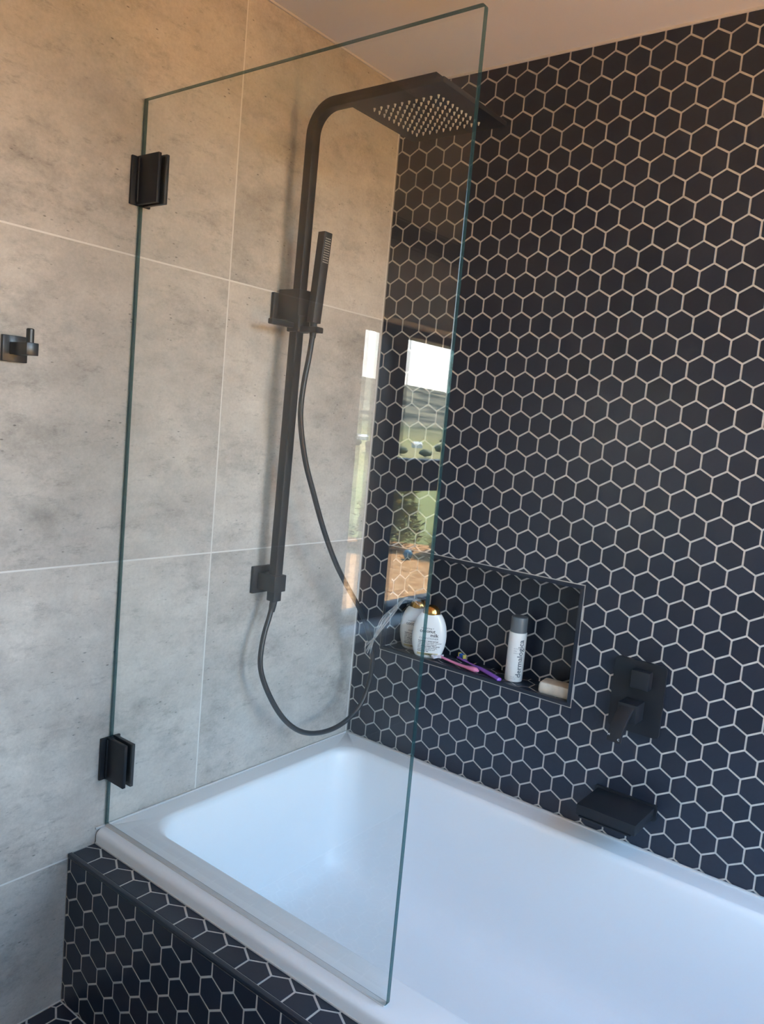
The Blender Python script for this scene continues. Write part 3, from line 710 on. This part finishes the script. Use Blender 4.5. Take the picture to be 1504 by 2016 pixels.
# ------------------------------------------------------------------ outside: ground, shrubs, trees, sheds, hills
def terrain_mat():
    m, t, out = mat('bark_mulch_and_fields')
    b = N(t, 'ShaderNodeBsdfPrincipled'); b.inputs['Roughness'].default_value = .95; b.inputs['Specular IOR Level'].default_value = .1; t.links.new(b.outputs[0], out.inputs[0])
    tc = N(t, 'ShaderNodeTexCoord'); ln = N(t, 'ShaderNodeVectorMath', operation='LENGTH'); t.links.new(tc.outputs['Object'], ln.inputs[0])
    def noise(s, d=5.0):
        n = N(t, 'ShaderNodeTexNoise', Scale=s, Detail=d); t.links.new(tc.outputs['Object'], n.inputs['Vector']); return n.outputs['Fac']
    def ramp(src, stops):
        r = N(t, 'ShaderNodeValToRGB'); t.links.new(src, r.inputs[0]); e = r.color_ramp.elements
        e[0].position, e[0].color = stops[0][0], (*stops[0][1], 1); e[1].position, e[1].color = stops[-1][0], (*stops[-1][1], 1)
        for p, c in stops[1:-1]: k = e.new(p); k.color = (*c, 1)
        return r.outputs[0]
    mul = ramp(noise(14, 6), [(.32, (.22, .10, .04)), (.5, (.50, .28, .13)), (.68, (.70, .44, .25))])
    vo = N(t, 'ShaderNodeTexVoronoi', Scale=.012); t.links.new(tc.outputs['Object'], vo.inputs['Vector'])
    sp_ = N(t, 'ShaderNodeSeparateColor'); t.links.new(vo.outputs['Color'], sp_.inputs[0])
    fld = ramp(sp_.outputs[0], [(0, (.32, .28, .13)), (.35, (.27, .265, .10)), (.6, (.36, .31, .16)), (.8, (.20, .25, .08)), (1, (.34, .30, .15))])
    hil = ramp(noise(.03, 9), [(.38, (.060, .070, .055)), (.48, (.15, .145, .11)), (.56, (.22, .20, .14)), (.66, (.27, .24, .16))])
    def step(a, c):
        r = N(t, 'ShaderNodeMapRange'); r.inputs[1].default_value = a; r.inputs[2].default_value = c; t.links.new(ln.outputs['Value'], r.inputs[0]); return r.outputs[0]
    # unseen orange clay, added to bounce warm light in through the right-hand windows
    bounce_clay = ramp(noise(3, 6), [(.3, (.31, .128, .038)), (.5, (.41, .18, .055)), (.7, (.49, .23, .08))])
    sx = N(t, 'ShaderNodeSeparateXYZ'); t.links.new(tc.outputs['Object'], sx.inputs[0])
    cs = N(t, 'ShaderNodeMapRange'); cs.inputs[1].default_value = .4; cs.inputs[2].default_value = 1.2; t.links.new(sx.outputs['X'], cs.inputs[0])
    mc = N(t, 'ShaderNodeMix', data_type='RGBA'); t.links.new(cs.outputs[0], mc.inputs[0]); t.links.new(mul, mc.inputs[6]); t.links.new(bounce_clay, mc.inputs[7])
    reach = N(t, 'ShaderNodeMapRange'); reach.inputs[1].default_value = .4; reach.inputs[2].default_value = 1.2; reach.inputs[3].default_value = 9.4; reach.inputs[4].default_value = 30.0; t.links.new(sx.outputs['X'], reach.inputs[0])
    gt = N(t, 'ShaderNodeMath', operation='GREATER_THAN'); t.links.new(ln.outputs['Value'], gt.inputs[0]); t.links.new(reach.outputs[0], gt.inputs[1])
    m1 = N(t, 'ShaderNodeMix', data_type='RGBA'); t.links.new(gt.outputs[0], m1.inputs[0]); t.links.new(mc.outputs[2], m1.inputs[6]); t.links.new(fld, m1.inputs[7])
    m2 = N(t, 'ShaderNodeMix', data_type='RGBA'); t.links.new(step(560, 800), m2.inputs[0]); t.links.new(m1.outputs[2], m2.inputs[6]); t.links.new(hil, m2.inputs[7])
    t.links.new(m2.outputs[2], b.inputs['Base Color'])
    return m
ZG = -.28
def ground_h(r, a):
    if r < 10: return ZG
    if r < 150: f = (r-10)/140; return ZG-8*(f*f*(3-2*f))
    if r < 560: return ZG-8
    f = min(1, (r-560)/900); hh = 88+17*math.sin(2.3*a+.6)+10*math.sin(5.1*a+1.3)+5*math.sin(13*a)
    return ZG-8+hh*(f*f*(3-2*f))
bm = bmesh.new(); RR = [0, 1.5, 3, 5, 7, 9, 10, 14, 22, 35, 55, 80, 110, 145, 180, 260, 360, 460, 560, 640, 740, 850, 970, 1100, 1230, 1350, 1460, 1700]
NA = 120; prev = None; c0 = bm.verts.new((0, 0, ZG))
for r in RR[1:]:
    cur = [bm.verts.new((r*math.cos(2*math.pi*i/NA), r*math.sin(2*math.pi*i/NA), ground_h(r, 2*math.pi*i/NA))) for i in range(NA)]
    for i in range(NA):
        j = (i+1) % NA
        if prev is None: bm.faces.new((c0, cur[i], cur[j]))
        else: bm.faces.new((prev[i], cur[i], cur[j], prev[j]))
    prev = cur
gr = link('ground', bmesh_to(bm, 'ground', True), terrain_mat()); struct(gr, 'orange mulch and added light-bouncing clay around the house running into fields and hills', 'ground')
M['leafA'] = principled('olive_leaf', (.30, .29, .075), .6, noise=.35, nscale=6)
M['leafB'] = principled('dark_leaf', (.075, .105, .045), .7, noise=.3, nscale=.3)
M['wood'] = principled('bark', (.10, .075, .055), .9)
def shrub(loc, r, h, seed, label):
    rg = random.Random(seed); t = thing('shrub', loc, label, 'shrub', 'shrubs at the edge of the mulch')
    bm = bmesh.new()
    for k in range(5200):
        a = rg.uniform(0, 6.283); zz = rg.random()**.8; rad = r*math.sqrt(rg.random())*(1-.45*zz)
        p = Vector((rad*math.cos(a), rad*math.sin(a), .04+h*zz)); d = Vector((rg.uniform(-1, 1), rg.uniform(-1, 1), rg.uniform(.1, 1.4))).normalized(); s = d.orthogonal().normalized()*.011
        L = rg.uniform(.06, .12)
        v = [bm.verts.new(p-s*.3), bm.verts.new(p+d*L*.5+s), bm.verts.new(p+d*L), bm.verts.new(p+d*L*.5-s)]; bm.faces.new(v)
    me = bpy.data.meshes.new('foliage'); bm.to_mesh(me); bm.free(); f = link('foliage', me, M['leafA'], t); f['kind'] = 'stuff'
    for k in range(4):
        a = k*1.7; link('stem', bmesh_to(sweep([Vector((0, 0, -.02)), Vector((.1*math.cos(a), .1*math.sin(a), h*.4)), Vector((.2*math.cos(a), .2*math.sin(a), h*.75))], circ(.012, 6)), 'stem'), M['wood'], t)
    return t
for i, (x, y, r, h) in enumerate(((-3.62, -8.15, .49, .72), (-4.50, -7.70, .49, .76), (-5.38, -7.20, .49, .66), (-2.68, -8.50, .46, .62), (-6.3, -6.7, .44, .5))):
    shrub((x, y, ZG), r, h, 11+i, ('olive leafy shrub in bark mulch behind the blue ball', 'tallest olive shrub in the row on the bark mulch', 'olive shrub on the mulch next to the tallest shrub', 'olive shrub at the far end of the mulch row', 'lowest olive shrub at the end of the mulch row')[i])
bl = link('garden_ball', bmesh_to(lathe([(0, 0), (.05, .012), (.085, .05), (.095, .095), (.085, .14), (.05, .178), (0, .19)], 20), 'garden_ball', True), principled('dull_blue', (.10, .20, .27), .4), None, (-3.80, -7.20, ZG)); bl.scale = (.6, .6, .6)
tag(bl, 'dull blue ball on the bark mulch in front of the shrubs', 'ball')
rg = random.Random(5)
def blob(r, h, seed):
    g = random.Random(seed); bm = bmesh.new(); bmesh.ops.create_icosphere(bm, subdivisions=3, radius=1.0)
    ph = [g.uniform(0, 6) for _ in range(6)]
    for v in bm.verts:
        c = v.co.copy(); k = 1+.16*math.sin(4*c.x+ph[0])*math.sin(5*c.y+ph[1])+.12*math.sin(9*c.z+ph[2])*math.sin(8*c.x+ph[3])
        v.co = Vector((c.x*r*k, c.y*r*k, h*.62+c.z*h*.42*k))
    return bmesh_to(bm, 'crown', True)
tm = [blob(1, 1, 40+i) for i in range(3)]
tk = bmesh_to(sweep([Vector((0, 0, 0)), Vector((.01, 0, .35))], circ(.07, 8)), 'trunk')
spots = []
for i in range(400):
    line = i % 4; az = math.radians(rg.uniform(214, 243)); r = (240, 300, 380, 480)[line]+rg.uniform(-9, 9); s = rg.uniform(2.4, 4.2)
    x, y = r*math.cos(az), r*math.sin(az)
    if any(math.hypot(x-a, y-b) < (s+c)*1.05 for a, b, c, _, _ in spots) or len([1 for q in spots if q[3] == line]) >= 9: continue
    spots.append((x, y, s, line, ground_h(r, az)))
TL = ('dark green tree on the slope below the shrubs', 'dark green tree in the near row beside the farmhouse', 'dark green tree in the far row across the green field', 'dark green tree at the foot of the hills')
for i, (x, y, s, line, z) in enumerate(spots):
    if any(math.hypot(x-350*math.cos(math.radians(235.0)), y-350*math.sin(math.radians(235.0))) < 14 for _ in (0,)) or math.hypot(x-410*math.cos(math.radians(231.0)), y-410*math.sin(math.radians(231.0))) < 16: continue
    t = thing('tree', (x, y, z), TL[line], 'tree', ('slope trees', 'near row of valley trees', 'far row of valley trees', 'trees under the hills')[line])
    t.scale = (s*.8, s*.8, s)
    link('crown', tm[i % 3], M['leafB'], t); link('trunk', tk, M['wood'], t)
M['shed'] = principled('pale_shed_cladding', (.70, .70, .68), .6); M['roof'] = principled('pale_iron_roof', (.55, .56, .58), .4)
for az, r, L, lab in ((235.0, 350, 6, 'pale farmhouse with low roof among valley trees'), (231.0, 410, 9, 'long pale farm shed standing in a green field')):
    a = math.radians(az); t = thing('farm_building', (r*math.cos(a), r*math.sin(a), ground_h(r, a)), lab, 'building', rot=(0, 0, a+1.2)); t.scale = (.6, .6, .6)
    box('walls', (-L/2, L/2, -3, 3, -.3, 2.8), M['shed'], t)
    bm = bmesh.new(); V = [bm.verts.new(p) for p in ((-L/2-.4, -3.5, 2.7), (L/2+.4, -3.5, 2.7), (L/2+.4, 0, 4.6), (-L/2-.4, 0, 4.6), (-L/2-.4, 3.5, 2.7), (L/2+.4, 3.5, 2.7))]
    for f in ((0, 1, 2, 3), (3, 2, 5, 4), (0, 3, 4), (1, 5, 2), (0, 4, 5, 1)): bm.faces.new([V[k] for k in f])
    link('roof', bmesh_to(bm, 'roof'), M['roof'], t)
